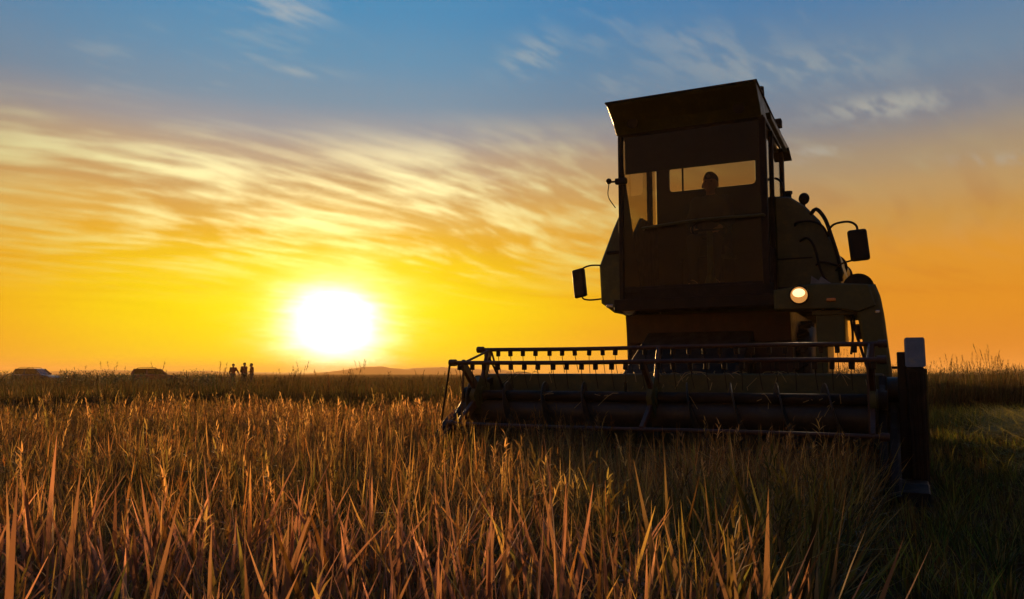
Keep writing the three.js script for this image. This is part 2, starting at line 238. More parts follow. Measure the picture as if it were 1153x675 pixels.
  part(cab, 'steering_wheel', [new THREE.TorusGeometry(0.2, 0.014, 8, 32).rotateX(R(66)).translate(-1.9, 2.68, -2.12), barAB(V(-2.09, 2.68, -2.12), V(-1.71, 2.68, -2.12), 0.02, 0.02)], M.black);
  part(cab, 'control_lever', [cyl(V(-2.2, 1.98, -1.95), V(-2.2, 2.3, -1.98), 0.014), cyl(V(-2.2, 2.3, -1.98), V(-2.2, 2.34, -1.98), 0.025)], M.dark);
  part(cab, 'control_lever', [cyl(V(-1.6, 1.98, -1.95), V(-1.6, 2.3, -1.98), 0.014), cyl(V(-1.6, 2.3, -1.98), V(-1.6, 2.34, -1.98), 0.025)], M.dark);
  part(cab, 'driver_seat', [box(-2.22, -1.76, 2.42, 2.54, -2.82, -2.36, 0.04), box(-2.2, -1.78, 2.5, 3.12, -2.92, -2.8, 0.04), box(-2.12, -1.86, 2.0, 2.42, -2.75, -2.45, 0.02)], M.cloth);
  part(cab, 'marker_lamp', [box(-2.86, -2.72, 3.2, 3.27, -1.58, -1.52), tube([V(-2.86, 3.24, -1.56), V(-2.93, 3.24, -1.55)], 0.012, 6), new THREE.SphereGeometry(0.035, 12, 8).translate(-2.94, 3.25, -1.55), tube([V(-2.94, 3.22, -1.55), V(-2.96, 3.08, -1.58), V(-2.9, 2.95, -1.66)], 0.006, 16)], M.black);
  // roof with its forward-leaning fascia
  const roof = part(H, 'cab_roof', [prismX([[-1.25, 4.075], [-1.29, 4.085], [-3.1, 4.02], [-3.15, 3.84], [-2.6, 3.82], [-1.6, 3.8], [-1.5, 3.9], [-1.27, 4.05]], -2.86, -1.2, 0.008)], M.olive);
  for (const x of [-2.62, -1.42]) part(roof, 'roof_lamp', [cyl(V(x, 3.9, -1.56), V(x, 3.885, -1.465), 0.05, 0.062, 20)], M.black);
  part(roof, 'roof_rim', [prismX([[-1.24, 4.075], [-1.24, 4.095], [-3.12, 4.035], [-3.12, 4.015]], -2.875, -1.185, 0.004)], M.dark);
  part(roof, 'side_gutter', prismX([[-1.7, 3.79], [-3.24, 3.76], [-3.24, 3.86], [-1.6, 3.83]], -1.16, -1.11, 0.005), M.olive);
  part(roof, 'rain_lip', prismX([[-3.0, 3.78], [-3.28, 3.7], [-3.28, 3.72], [-3.0, 3.8]], -1.2, -1.085, 0.003), M.black);
  part(roof, 'beacon', [cyl(V(-1.22, 4.06, -1.7), V(-1.22, 4.16, -1.7), 0.045, 0.04, 16)], M.black);
  part(roof, 'beacon', [box(-1.22, -1.14, 4.02, 4.12, -2.9, -2.78)], M.black);
  // --- mirrors
  const mL = part(H, 'mirror', box(-0.09, 0.09, -0.175, 0.175, -0.03, 0.03, 0.028).rotateZ(R(7)).rotateY(R(-20)).translate(-3.37, 2.08, -1.68), M.black);
  part(mL, 'mirror_glass', box(-0.078, 0.078, -0.16, 0.16, -0.003, 0.003, 0.002).rotateZ(R(7)).translate(0, 0, -0.033).rotateY(R(-20)).translate(-3.37, 2.08, -1.68), M.mirror);
  part(mL, 'mirror_arm', tube([V(-3.1, 2.3, -1.85), V(-3.25, 2.29, -1.72), V(-3.33, 2.26, -1.7), V(-3.37, 2.22, -1.7)], 0.01, 20), M.black); part(mL, 'mirror_arm', [tube([V(-3.1, 1.9, -1.85), V(-3.28, 1.88, -1.74), V(-3.34, 1.9, -1.71), V(-3.34, 1.95, -1.7)], 0.01, 20)], M.black);
  const mR = part(H, 'mirror', box(-0.095, 0.095, -0.165, 0.165, -0.035, 0.035, 0.03).rotateZ(R(5)).rotateY(R(12)).translate(-0.285, 2.325, -1.7), M.black);
  part(mR, 'mirror_glass', box(-0.08, 0.08, -0.148, 0.148, -0.003, 0.003, 0.002).rotateZ(R(5)).translate(0, 0, -0.038).rotateY(R(12)).translate(-0.285, 2.325, -1.7), M.mirror);
  part(mR, 'mirror_arm', [tube([V(-0.62, 2.52, -2.16), V(-0.56, 2.57, -1.9), V(-0.48, 2.58, -1.74), V(-0.36, 2.575, -1.7), V(-0.3, 2.53, -1.7), V(-0.29, 2.44, -1.7), V(-0.28, 2.3, -1.74)], 0.012, 40)], M.black); part(mR, 'mirror_arm', [tube([V(-0.54, 2.13, -2.14), V(-0.44, 2.155, -1.75), V(-0.33, 2.175, -1.7)], 0.01, 16)], M.black);
  // --- platform on the near side, with lamps
  const pf = part(H, 'platform', [prismZ([[-1.12, 1.67], [-1.12, 1.88], [-0.72, 1.93], [-0.46, 1.92], [-0.2, 1.9], [-0.14, 1.68], [-0.3, 1.62], [-0.5, 1.66]], -1.95, -1.52, 0.012), box(-0.75, -0.12, 1.6, 1.66, -2.6, -1.6)], M.olive);
  const hl = part(pf, 'headlight', [new THREE.LatheGeometry([[0.0, 0], [0.05, 0.01], [0.085, 0.06], [0.1, 0.1], [0.09, 0.1]].map(([a, b]) => new THREE.Vector2(a, b)), 24).rotateX(Math.PI / 2).translate(-0.86, 1.81, -1.55)], M.black);
  hl.userData.label = 'lit round headlight';
  part(pf, 'headlight_lens', new THREE.SphereGeometry(0.084, 24, 12).scale(1, 1, 0.3).translate(-0.86, 1.81, -1.462), M.lensLit);
  part(pf, 'headlight_bulb', new THREE.SphereGeometry(0.056, 24, 12).scale(1.1, 0.8, 0.45).translate(-0.86, 1.83, -1.443), M.lampOn);
  part(pf, 'turn_signal', box(-0.6, -0.51, 1.735, 1.77, -1.52, -1.495, 0.01), M.amber);
  part(pf, 'bracket', [prismZ([[-0.72, 1.93], [-0.66, 2.02], [-0.55, 1.93]], -1.9, -1.7, 0.006), prismZ([[-0.8, 1.9], [-0.78, 2.06], [-0.7, 2.0], [-0.68, 1.92]], -2.1, -1.95, 0.006)], M.grey);
  part(pf, 'tool_box', [box(-0.72, -0.44, 1.29, 1.63, -2.1, -1.62, 0.015), box(-0.74, -0.62, 0.9, 1.3, -2.1, -1.7)], M.olive);
  part(pf, 'hydraulic_hose', [tube([V(-0.36, 1.62, -1.7), V(-0.35, 1.45, -1.66), V(-0.31, 1.3, -1.62), V(-0.26, 1.12, -1.5), V(-0.2, 0.95, -1.2)], 0.014, 30)], M.black); part(pf, 'hydraulic_hose', [tube([V(-0.4, 1.64, -1.8), V(-0.38, 1.4, -1.8), V(-0.4, 1.2, -1.75)], 0.012, 20)], M.black); part(pf, 'hose_coupling', [cyl(V(-0.33, 1.5, -1.66), V(-0.31, 1.35, -1.64), 0.03)], M.black);
  // the curved drive guard that drops from the platform to the header
  const outer = [[-0.14, 1.9], [-0.1, 1.78], [-0.075, 1.6], [-0.05, 1.3], [-0.02, 0.95], [0.0, 0.7]], inner = [[-0.22, 0.7], [-0.25, 1.0], [-0.28, 1.32], [-0.32, 1.6], [-0.34, 1.68], [-0.34, 1.9]];
  const guard = part(H, 'drive_guard', prismZ([...outer, ...inner], -2.1, -1.55, 0.025), M.olive);
  part(guard, 'drum_cover', [cyl(V(-0.3, 1.87, -2.1), V(-0.3, 1.87, -1.6), 0.15, 0.15, 28)], M.dark);
  part(guard, 'reflector', box(-0.15, -0.11, 1.6, 1.635, -1.55, -1.53, 0.008).rotateZ(0), M.lampOff);
  part(guard, 'ladder_rail', box(0.1, 0.13, 0.4, 1.2, -2.56, -2.5), M.dark); for (const y of [0.45, 0.75, 1.05]) part(guard, 'ladder_rung', box(-0.1, 0.12, y, y + 0.03, -2.6, -2.45), M.dark);
  // --- feeder house
  const fh = part(H, 'feeder_house', prismX([[-0.6, 0.28], [-0.6, 0.85], [-1.95, 1.5], [-2.05, 0.95]], -2.6, -1.4, 0.012), M.dark);
  for (const x of [-2.63, -1.4]) part(fh, 'lift_cylinder', [cyl(V(x + 0.015, 0.45, -0.9), V(x + 0.015, 0.75, -2.2), 0.04)], M.steel);
  // --- wheels
  const tyreP = [[0.40, -0.2], [0.62, -0.225], [0.74, -0.2], [0.78, -0.1], [0.785, 0], [0.78, 0.1], [0.74, 0.2], [0.62, 0.225], [0.40, 0.2]].map(([a, b]) => new THREE.Vector2(a, b));
  for (const [x, z, s, w] of [[-2.42, -2.95, 1, 0.9], [-1.05, -2.95, 1, 0.9], [-2.5, -6.9, 0.6, 0.7], [-1.4, -6.9, 0.6, 0.7]]) {
    const lugs = []; for (let k = 0; k < 22; k++) for (const sd of [-1, 1]) lugs.push(box(-0.02, 0.19, -0.025, 0.03, -0.03, 0.03, 0.006).scale(sd, 1, 1).rotateY(sd * 0.5).translate(0, 0.79, 0).rotateX((k + (sd > 0 ? 0.5 : 0)) / 22 * Math.PI * 2));
    const put = (g) => g.scale(s * w / 0.9, s, s).translate(x, 0.81 * s, z);
    const ty = part(H, 'wheel', [new THREE.LatheGeometry(tyreP, 40).rotateZ(Math.PI / 2), ...lugs].map((g) => put(merge(g))), M.rubber);
    part(ty, 'rim', [new THREE.CylinderGeometry(0.41, 0.41, 0.3, 28).rotateZ(Math.PI / 2), new THREE.CylinderGeometry(0.14, 0.14, 0.4, 16).rotateZ(Math.PI / 2)].map(put), M.olive);
  }
  part(H, 'axle', [cyl(V(-2.6, 0.72, -2.95), V(-0.9, 0.72, -2.95), 0.1), box(-2.3, -1.2, 0.62, 0.98, -3.15, -2.75)], M.black); part(H, 'axle', [cyl(V(-2.5, 0.48, -6.9), V(-1.4, 0.48, -6.9), 0.07), box(-2.1, -1.8, 0.45, 1.0, -7.0, -6.8)], M.black);

  // --- header
  const hd = part(H, 'header', [
    prismX([[-0.66, 0.2], [-0.62, 0.97], [-0.6, 0.97], [-0.56, 0.3], [-0.36, 0.2], [0.06, 0.13], [0.06, 0.1], [-0.66, 0.1]], -4.06, -0.1, 0.004),
    box(-4.08, -0.08, 0.94, 1.0, -0.7, -0.6, 0.02), box(-4.08, -0.08, 0.4, 0.46, -0.72, -0.64), box(-4.08, -0.08, 0.7, 0.74, -0.585, -0.565)], M.olive);
  const endP = [[-0.75, 0.08], [-0.75, 0.98], [-0.45, 0.98], [0.1, 0.5], [0.42, 0.28], [0.42, 0.1]];
  part(hd, 'end_plate', prismX(endP, -4.12, -4.06), M.dark);
  part(hd, 'end_plate', prismX(endP, -0.12, -0.06), M.dark);
  // auger with its flights
  const flight = (x0, x1, turns, hand) => { const pos = [], idx = [], N = 24 * turns; for (let i = 0; i <= N; i++) { const t = i / N, a = t * turns * 2 * Math.PI * hand, x = mix(x0, x1, t); for (const [r, dx] of [[0.16, 0], [0.3, 0], [0.3, 0.012], [0.16, 0.012]]) pos.push(x + dx, 0.62 + r * Math.cos(a), -0.22 + r * Math.sin(a)); } for (let i = 0; i < N; i++) for (let k = 0; k < 4; k++) { const a = i * 4 + k, b = i * 4 + (k + 1) % 4; idx.push(a, b, a + 4, b, b + 4, a + 4); } const g = new THREE.BufferGeometry(); g.setAttribute('position', new THREE.Float32BufferAttribute(pos, 3)); g.setIndex(idx); g.computeVertexNormals(); g.setAttribute('uv', new THREE.Float32BufferAttribute(new Float32Array(pos.length / 3 * 2), 2)); return g; };
  part(hd, 'auger', [cyl(V(-4.05, 0.62, -0.22), V(-0.13, 0.62, -0.22), 0.165, 0.165, 28)], M.steel);
  part(hd, 'auger_flight', flight(-4.03, -2.35, 4, 1), M.steel); part(hd, 'auger_flight', flight(-0.15, -1.75, 4, -1), M.steel);
  part(hd, 'cutter_bar', box(-4.05, -0.13, 0.1, 0.125, 0.055, 0.12, 0.004), M.steel);
  const kg = new THREE.ConeGeometry(0.018, 0.12, 6).rotateX(Math.PI / 2); for (let k = 0; k < 50; k++) { const m = new THREE.Mesh(kg, M.steel); m.name = 'knife_guard'; m.position.set(-4.02 + k * 0.0785, 0.112, 0.17); hd.add(m); }
  // crop dividers
  const dv = (x0, x1, name) => part(hd, name, prismX([[-0.5, 0.12], [-0.5, 0.75], [0.0, 0.56], [0.3, 0.36], [0.62, 0.1], [0.58, 0.05]], x0, x1, 0.02), M.dark);
  dv(-4.22, -4.125, 'crop_divider'); dv(-0.055, 0.03, 'crop_divider');
  part(hd, 'divider_rod', cyl(V(-4.17, 0.45, 0.18), V(-4.0, 1.1, 0.29), 0.011), M.dark);
  part(hd, 'divider_rod', tube([V(-3.86, 1.2, -0.26), V(-3.72, 0.9, -0.3), V(-3.66, 0.7, -0.4)], 0.011, 14), M.dark);
  // drive cover on the near end, with grooves and a pale sloping lid
  const dc = part(hd, 'drive_cover', [prismX([[-0.1, 0.1], [-0.1, 1.05], [-0.95, 1.05], [-0.95, 0.1]], 0.1, 0.235, 0.012), box(0.03, 0.1, 0.1, 1.18, -0.85, -0.16)], M.dark);
  for (const x of [0.112, 0.142, 0.172, 0.202]) part(dc, 'rib', box(x, x + 0.018, 0.14, 1.02, -0.1, -0.075, 0.006), M.dark);
  part(dc, 'lid', prismX([[-0.09, 1.055], [-0.2, 1.3], [-0.92, 1.3], [-0.97, 1.055]], 0.092, 0.243, 0.012), M.grey, 'pale grey sloping lid');
  part(dc, 'side_sheet', box(0.236, 0.25, 0.3, 1.04, -0.9, -0.14, 0.004), M.olive);
  for (const [y, z, r] of [[0.45, -0.5, 0.2], [0.85, -0.6, 0.12]]) part(dc, 'pulley', [cyl(V(-0.055, y, z), V(0.03, y, z), r, r, 28)], M.steel);
  part(dc, 'skid', prismX([[0.5, 0.02], [0.5, 0.12], [0.3, 0.16], [-0.9, 0.12], [-0.9, 0.03]], -0.1, 0.22, 0.01), M.black);
  { // straw caught on the header
    const q = rng(77), g = []; for (let i = 0; i < 70; i++) { const x = -4.0 + q() * 3.8, k = q(), y = k < 0.4 ? 1.0 : k < 0.7 ? 0.74 : 0.8, z = k < 0.4 ? -0.64 : k < 0.7 ? -0.56 : -0.1, a = q() * 6.283, l = 0.1 + q() * 0.22; g.push(tube([V(x, y + 0.004, z), V(x + Math.cos(a) * l * 0.5, y + 0.03 * q(), z + Math.sin(a) * 0.1), V(x + Math.cos(a) * l, y - 0.16 * q(), z + 0.05 + 0.1 * q())], 0.0028, 5, 4)); }
    const m = part(hd, 'caught_straw', g, new THREE.MeshStandardMaterial({ color: new THREE.Color().setRGB(0.38, 0.27, 0.1), roughness: 0.9 })); m.userData.kind = 'stuff';
  }
  // --- reel: five bars on three stars
  const ry = 0.78, rz = -0.1, rr = 0.51, ang = (k) => R(40 + 72 * k);
  const at = (x, k, r = rr) => V(x, ry + r * Math.sin(ang(k)), rz + r * Math.cos(ang(k)));
  const reel = part(H, 'reel', [cyl(V(-4.0, ry, rz), V(-0.1, ry, rz), 0.05, 0.05, 16)], M.dark);
  const stars = [-3.86, -2.02, -0.16];
  for (const x of stars) {
    part(reel, 'hub', [cyl(V(x - 0.025, ry, rz), V(x + 0.025, ry, rz), 0.2, 0.2, 5), cyl(V(x - 0.04, ry, rz), V(x + 0.04, ry, rz), 0.09, 0.09, 16)], M.olive);
    for (let k = 0; k < 5; k++) part(reel, 'spoke', barAB(at(x, k, 0.1), at(x, k, rr), 0.04, x < -3 ? 0.09 : 0.06), M.red);
  }
  for (let k = 0; k < 5; k++) { part(reel, 'rim_brace', barAB(at(-3.84, k), at(-3.84, k + 1), 0.014, 0.022), M.red); part(reel, 'rim_brace', barAB(at(-0.18, k), at(-0.18, k + 1), 0.014, 0.022), M.red); }
  const tineG = merge([box(-0.02, 0.02, -0.055, 0.005, -0.018, 0.018, 0.006), new THREE.TubeGeometry(new THREE.CatmullRomCurve3([V(0, -0.05, 0), V(0.004, -0.12, -0.01), V(0.008, -0.23, -0.05)]), 6, 0.0035, 5)]);
  const jr = rng(41);
  for (let k = 0; k < 5; k++) {
    const a = at(-3.98, k), b = at(-0.06, k);
    part(reel, 'reel_bar', [tube([a, a.clone().lerp(b, 0.3).add(V(0, -0.006, 0)), a.clone().lerp(b, 0.7).add(V(0, 0.004, 0)), b], 0.021, 24, 10), cyl(a.clone().add(V(-0.02, 0, 0)), a.clone().add(V(0.05, 0, 0)), 0.034), cyl(b.clone().add(V(-0.05, 0, 0)), b.clone().add(V(0.02, 0, 0)), 0.034)], M.red);
    for (let i = 0; i < 27; i++) { const m = new THREE.Mesh(tineG, M.dark); m.name = 'tine'; m.castShadow = true; const p = a.clone().lerp(b, (i + 0.6 + (jr() - 0.5) * 0.12) / 27.2); m.position.set(p.x, p.y - 0.018, p.z); m.rotation.set((jr() - 0.5) * 0.3, (jr() - 0.5) * 0.4, (jr() - 0.5) * 0.12); reel.add(m); }
  }
  for (const x of [-4.0, -0.09]) part(reel, 'reel_arm', [barAB(V(x, 0.95, -0.72), V(x, ry, rz + 0.05), 0.05, 0.09), cyl(V(x - 0.04, ry, rz), V(x + 0.04, ry, rz), 0.08)], M.dark);
  part(reel, 'reel_lift', [cyl(V(-0.09, 0.5, -0.7), V(-0.09, 0.84, -0.3), 0.025)], M.steel);
}
{ // move the group's origin to the ground under the middle of the machine
  const c = [-2.03, -2.6];
  for (const k of combine.children) { k.position.x -= c[0]; k.position.z -= c[1]; }
  combine.position.copy(O).addScaledVector(EX, c[0]).addScaledVector(EZ, c[1]);
  combine.rotation.y = -YAW;
}
const machine = (x, y, z) => O.clone().addScaledVector(EX, x).addScaledVector(EZ, z).setY(y);
{ // the light of the lit headlight, just in front of its glass
  const s = new THREE.SpotLight(new THREE.Color().setRGB(1, 0.7, 0.4), 3, 30, R(30), 0.8);
  s.name = 'headlight_beam'; s.position.copy(machine(-0.86, 1.81, -1.38)); s.target.position.copy(machine(-0.86, 0.6, 4)); s.castShadow = true; s.shadow.radius = 3;
  scene.add(s, s.target);
}
// ------------------------------------------------------------------ people: a skeleton of tapered capsules, joined smoothly and meshed
const skin = new THREE.MeshStandardMaterial({ color: new THREE.Color().setRGB(0.36, 0.2, 0.13), roughness: 0.6 });
const hairM = new THREE.MeshStandardMaterial({ color: new THREE.Color().setRGB(0.03, 0.022, 0.015), roughness: 0.8 });
const shoeM = new THREE.MeshStandardMaterial({ color: new THREE.Color().setRGB(0.04, 0.03, 0.025), roughness: 0.7 });
const fabric = (r, g, b) => new THREE.MeshStandardMaterial({ color: new THREE.Color().setRGB(r, g, b), roughness: 0.95, bumpMap: bumpTex, bumpScale: 0.003 });
function capsule(px, py, pz, b) { // b: [ax, ay, az, ra, bx, by, bz, rb]
  const dx = b[4] - b[0], dy = b[5] - b[1], dz = b[6] - b[2], t = clamp(((px - b[0]) * dx + (py - b[1]) * dy + (pz - b[2]) * dz) / (dx * dx + dy * dy + dz * dz + 1e-9));
  return Math.hypot(px - b[0] - dx * t, py - b[1] - dy * t, pz - b[2] - dz * t) - mix(b[3], b[7], t);
}
function skinOf(bones, grow, k, cell) { // -> geometry
  let lo = [1e9, 1e9, 1e9], hi = [-1e9, -1e9, -1e9];
  for (const b of bones) for (const [o, r] of [[0, b[3]], [4, b[7]]]) for (let c = 0; c < 3; c++) { lo[c] = Math.min(lo[c], b[o + c] - r - grow); hi[c] = Math.max(hi[c], b[o + c] + r + grow); }
  const mid = lo.map((v, c) => (v + hi[c]) / 2), half = Math.max(...hi.map((v, c) => v - lo[c])) / 2 * 1.12, n = Math.min(110, Math.max(20, Math.ceil(2 * half / cell)));
  const mc = new MarchingCubes(n, new THREE.MeshBasicMaterial(), false, false, 120000);
  mc.isolation = 0;
  for (let z = 0; z < n; z++) for (let y = 0; y < n; y++) for (let x = 0; x < n; x++) {
    const p = [x, y, z].map((v, c) => mid[c] + (v - n / 2) / (n / 2) * half);
    let s = 0, m = 1e9; for (const b of bones) { const d = capsule(p[0], p[1], p[2], b); m = Math.min(m, d); if (d < 0.3) s += Math.exp(-d / k); }
    mc.field[x + y * n + z * n * n] = -(s > 0 ? -k * Math.log(s) : m) + grow;
  }
  mc.update();
  const c = mc.count ?? mc.geometry.drawRange.count, g = new THREE.BufferGeometry();
  g.setAttribute('position', new THREE.BufferAttribute(mc.positionArray.slice(0, c * 3), 3)); g.setAttribute('normal', new THREE.BufferAttribute(mc.normalArray.slice(0, c * 3), 3));
  return g.scale(half, half, half).translate(...mid);
}
const J = (a, ra, b, rb) => [a.x, a.y, a.z, ra, b.x, b.y, b.z, rb];
function handBones(w, dir, out) { // wrist, pointing way, the side of the thumb
  const up = dir.clone().cross(out).normalize(), P = (f, s, u) => w.clone().addScaledVector(dir, f).addScaledVector(out, s).addScaledVector(up, u), l = [];
  for (let k = 0; k < 4; k++) { const s = 0.03 - k * 0.02, L = [0.072, 0.08, 0.074, 0.058][k]; l.push(J(P(0.02, s * 0.6, 0), 0.014, P(0.09, s, 0), 0.012), J(P(0.09, s, 0), 0.0095, P(0.09 + L * 0.55, s, 0.012), 0.009), J(P(0.09 + L * 0.55, s, 0.012), 0.009, P(0.09 + L * 0.9, s, 0.036), 0.0075)); }
  l.push(J(P(0.03, 0.025, 0), 0.013, P(0.065, 0.052, 0.01), 0.011), J(P(0.065, 0.052, 0.01), 0.011, P(0.1, 0.06, 0.022), 0.009));
  return l;
}
function person(o, spec, mats) { // spec: joints in the person's own axes (facing +z)
  const { hip, chest, head, sh, el, wr, hp, kn, an, look = V(0, 0, 1) } = spec, neck = chest.clone().lerp(head, 0.45).add(V(0, 0.02, -0.01));
  const torso = [J(hip.clone().add(V(-0.07, 0, 0)), 0.115, hip.clone().add(V(0.07, 0, 0)), 0.115), J(hip, 0.125, chest.clone().lerp(hip, 0.5), 0.125), J(chest.clone().add(V(-0.08, -0.06, 0)), 0.115, chest.clone().add(V(0.08, -0.06, 0)), 0.115), J(chest.clone().lerp(hip, 0.5), 0.12, chest, 0.12), J(sh[0], 0.065, sh[1], 0.065)];
  const arms = [], legs = [], feet = [], hands = [];
  for (let i = 0; i < 2; i++) {
    arms.push(J(sh[i], 0.055, el[i], 0.042), J(el[i], 0.042, wr[i], 0.03)); legs.push(J(hp[i], 0.088, kn[i], 0.06), J(kn[i], 0.06, an[i], 0.042));
    feet.push(J(an[i].clone().add(V(0, -0.03, -0.03)), 0.045, an[i].clone().add(V(0, -0.045, 0.16)), 0.035));
    hands.push(...handBones(wr[i], wr[i].clone().sub(el[i]).normalize(), V(i ? -1 : 1, 0, 0.4).normalize()));
  }
  const s = look.clone().cross(V(0, 1, 0)).normalize(), up = V(0, 1, 0), F = (a, b, c) => head.clone().addScaledVector(s, a).addScaledVector(up, b).addScaledVector(look, c);
  const skull = [J(F(0, 0.03, -0.015), 0.092, F(0, 0.0, 0.01), 0.085), J(F(0, -0.02, 0.02), 0.07, F(0, -0.085, 0.045), 0.045), J(neck.clone().add(V(0, -0.08, 0)), 0.055, head.clone().add(V(0, -0.05, -0.01)), 0.052), J(F(0, 0.005, 0.095), 0.012, F(0, -0.03, 0.112), 0.016), J(F(-0.02, -0.06, 0.088), 0.009, F(0.02, -0.06, 0.088), 0.009), J(F(-0.088, 0, -0.005), 0.012, F(-0.092, -0.035, -0.005), 0.014), J(F(0.088, 0, -0.005), 0.012, F(0.092, -0.035, -0.005), 0.014)];
  const body = merge([skinOf([...torso, ...arms, ...legs, ...feet], 0, 0.018, 0.02), skinOf(skull, 0, 0.008, 0.006), skinOf(hands.slice(0, 14), 0, 0.002, 0.004), skinOf(hands.slice(14), 0, 0.002, 0.004)]);
  o.geometry = body; o.material = skin; o.castShadow = true;
  part(o, 'shirt', skinOf([...torso.slice(1), ...arms.map((b, i) => (i % 2 ? [b[0], b[1], b[2], b[3], mix(b[0], b[4], 0.75), mix(b[1], b[5], 0.75), mix(b[2], b[6], 0.75), b[7] + 0.006] : b)), J(chest.clone(), 0.09, neck.clone().add(V(0, -0.03, 0)), 0.055)], 0.014, 0.018, 0.02), mats[0]);
  part(o, 'trousers', skinOf([torso[0], J(hip, 0.12, hip.clone().lerp(chest, 0.2), 0.12), ...legs], 0.013, 0.018, 0.02), mats[1]);
  part(o, 'shoe', merge([skinOf([feet[0]], 0.008, 0.01, 0.01)]), shoeM); part(o, 'shoe', merge([skinOf([feet[1]], 0.008, 0.01, 0.01)]), shoeM);
  part(o, 'hair', skinOf([J(F(0, 0.045, -0.03), 0.097, F(0, 0.02, -0.04), 0.092), J(F(0, 0.08, 0.03), 0.06, F(0, 0.09, 0), 0.06)], 0.002, 0.01, 0.009), hairM);
  for (const e of [-1, 1]) part(o, 'eye', new THREE.SphereGeometry(0.011, 10, 8).translate(...F(e * 0.032, 0.012, 0.083).toArray()), hairM);
  return o;
}
const standing = (o = {}) => ({ hip: V(0, 0.95, 0), chest: V(0, 1.35, 0), head: V(0, 1.64, 0.02), sh: [V(-0.18, 1.42, 0), V(0.18, 1.42, 0)], el: [V(-0.25, 1.14, -0.03), V(0.25, 1.14, -0.03)], wr: [V(-0.25, 0.9, 0.06), V(0.25, 0.9, 0.06)], hp: [V(-0.09, 0.92, 0), V(0.09, 0.92, 0)], kn: [V(-0.11, 0.5, 0.02), V(0.11, 0.5, 0.02)], an: [V(-0.12, 0.09, -0.02), V(0.12, 0.09, -0.02)], ...o });
{
  const put = (x, z, turn, scale, label, spec, mats) => { const m = new THREE.Mesh(new THREE.BufferGeometry(), skin); top(m, 'person', label, 'person'); person(m, spec, mats); m.position.set(x, 0, z); m.rotation.y = turn; m.scale.setScalar(scale); return m; };
  put(-20.93, -60, R(20), 0.98, 'person in red top standing alone, arm held out, left of the pair in the weeds', standing({ el: [V(-0.25, 1.14, -0.03), V(0.33, 1.18, 0.08)], wr: [V(-0.22, 0.92, 0.1), V(0.42, 1.02, 0.26)] }), [fabric(0.3, 0.05, 0.03), fabric(0.06, 0.06, 0.08)]);
  put(-20.12, -60, R(50), 1.03, 'tallest person of the pair standing in the weeds, dark red jacket', standing({ head: V(0.02, 1.63, 0.04), el: [V(-0.26, 1.14, 0), V(0.24, 1.14, -0.06)], wr: [V(-0.14, 0.98, 0.2), V(0.22, 0.9, 0.04)] }), [fabric(0.25, 0.045, 0.03), fabric(0.08, 0.07, 0.05)]);
  put(-19.6, -60.2, R(-60), 1.01, 'right hand person of the pair standing in the weeds, orange jacket', standing({ head: V(-0.02, 1.62, 0.05), el: [V(-0.28, 1.15, -0.02), V(0.27, 1.15, -0.02)], wr: [V(-0.2, 1.12, 0.2), V(0.15, 0.95, 0.18)] }), [fabric(0.34, 0.1, 0.03), fabric(0.07, 0.07, 0.09)]);
  // the driver, seated in the cab with both hands on the wheel
  const d = new THREE.Mesh(new THREE.BufferGeometry(), skin); top(d, 'person', 'driver in dark shirt sitting at the wheel inside the harvester cab', 'person');
  person(d, { hip: V(0, 0.14, 0), chest: V(0, 0.55, -0.03), head: V(0, 0.845, 0.03), sh: [V(-0.18, 0.62, -0.03), V(0.18, 0.62, -0.03)], el: [V(-0.24, 0.36, 0.1), V(0.24, 0.36, 0.1)], wr: [V(-0.16, 0.24, 0.31), V(0.16, 0.24, 0.31)], hp: [V(-0.09, 0.12, 0.05), V(0.09, 0.12, 0.05)], kn: [V(-0.13, 0.08, 0.42), V(0.13, 0.08, 0.42)], an: [V(-0.13, -0.42, 0.48), V(0.13, -0.42, 0.48)] }, [fabric(0.05, 0.05, 0.06), fabric(0.03, 0.03, 0.04)]);
  d.position.copy(machine(-1.98, 2.5, -2.62)); d.rotation.y = -YAW;
}
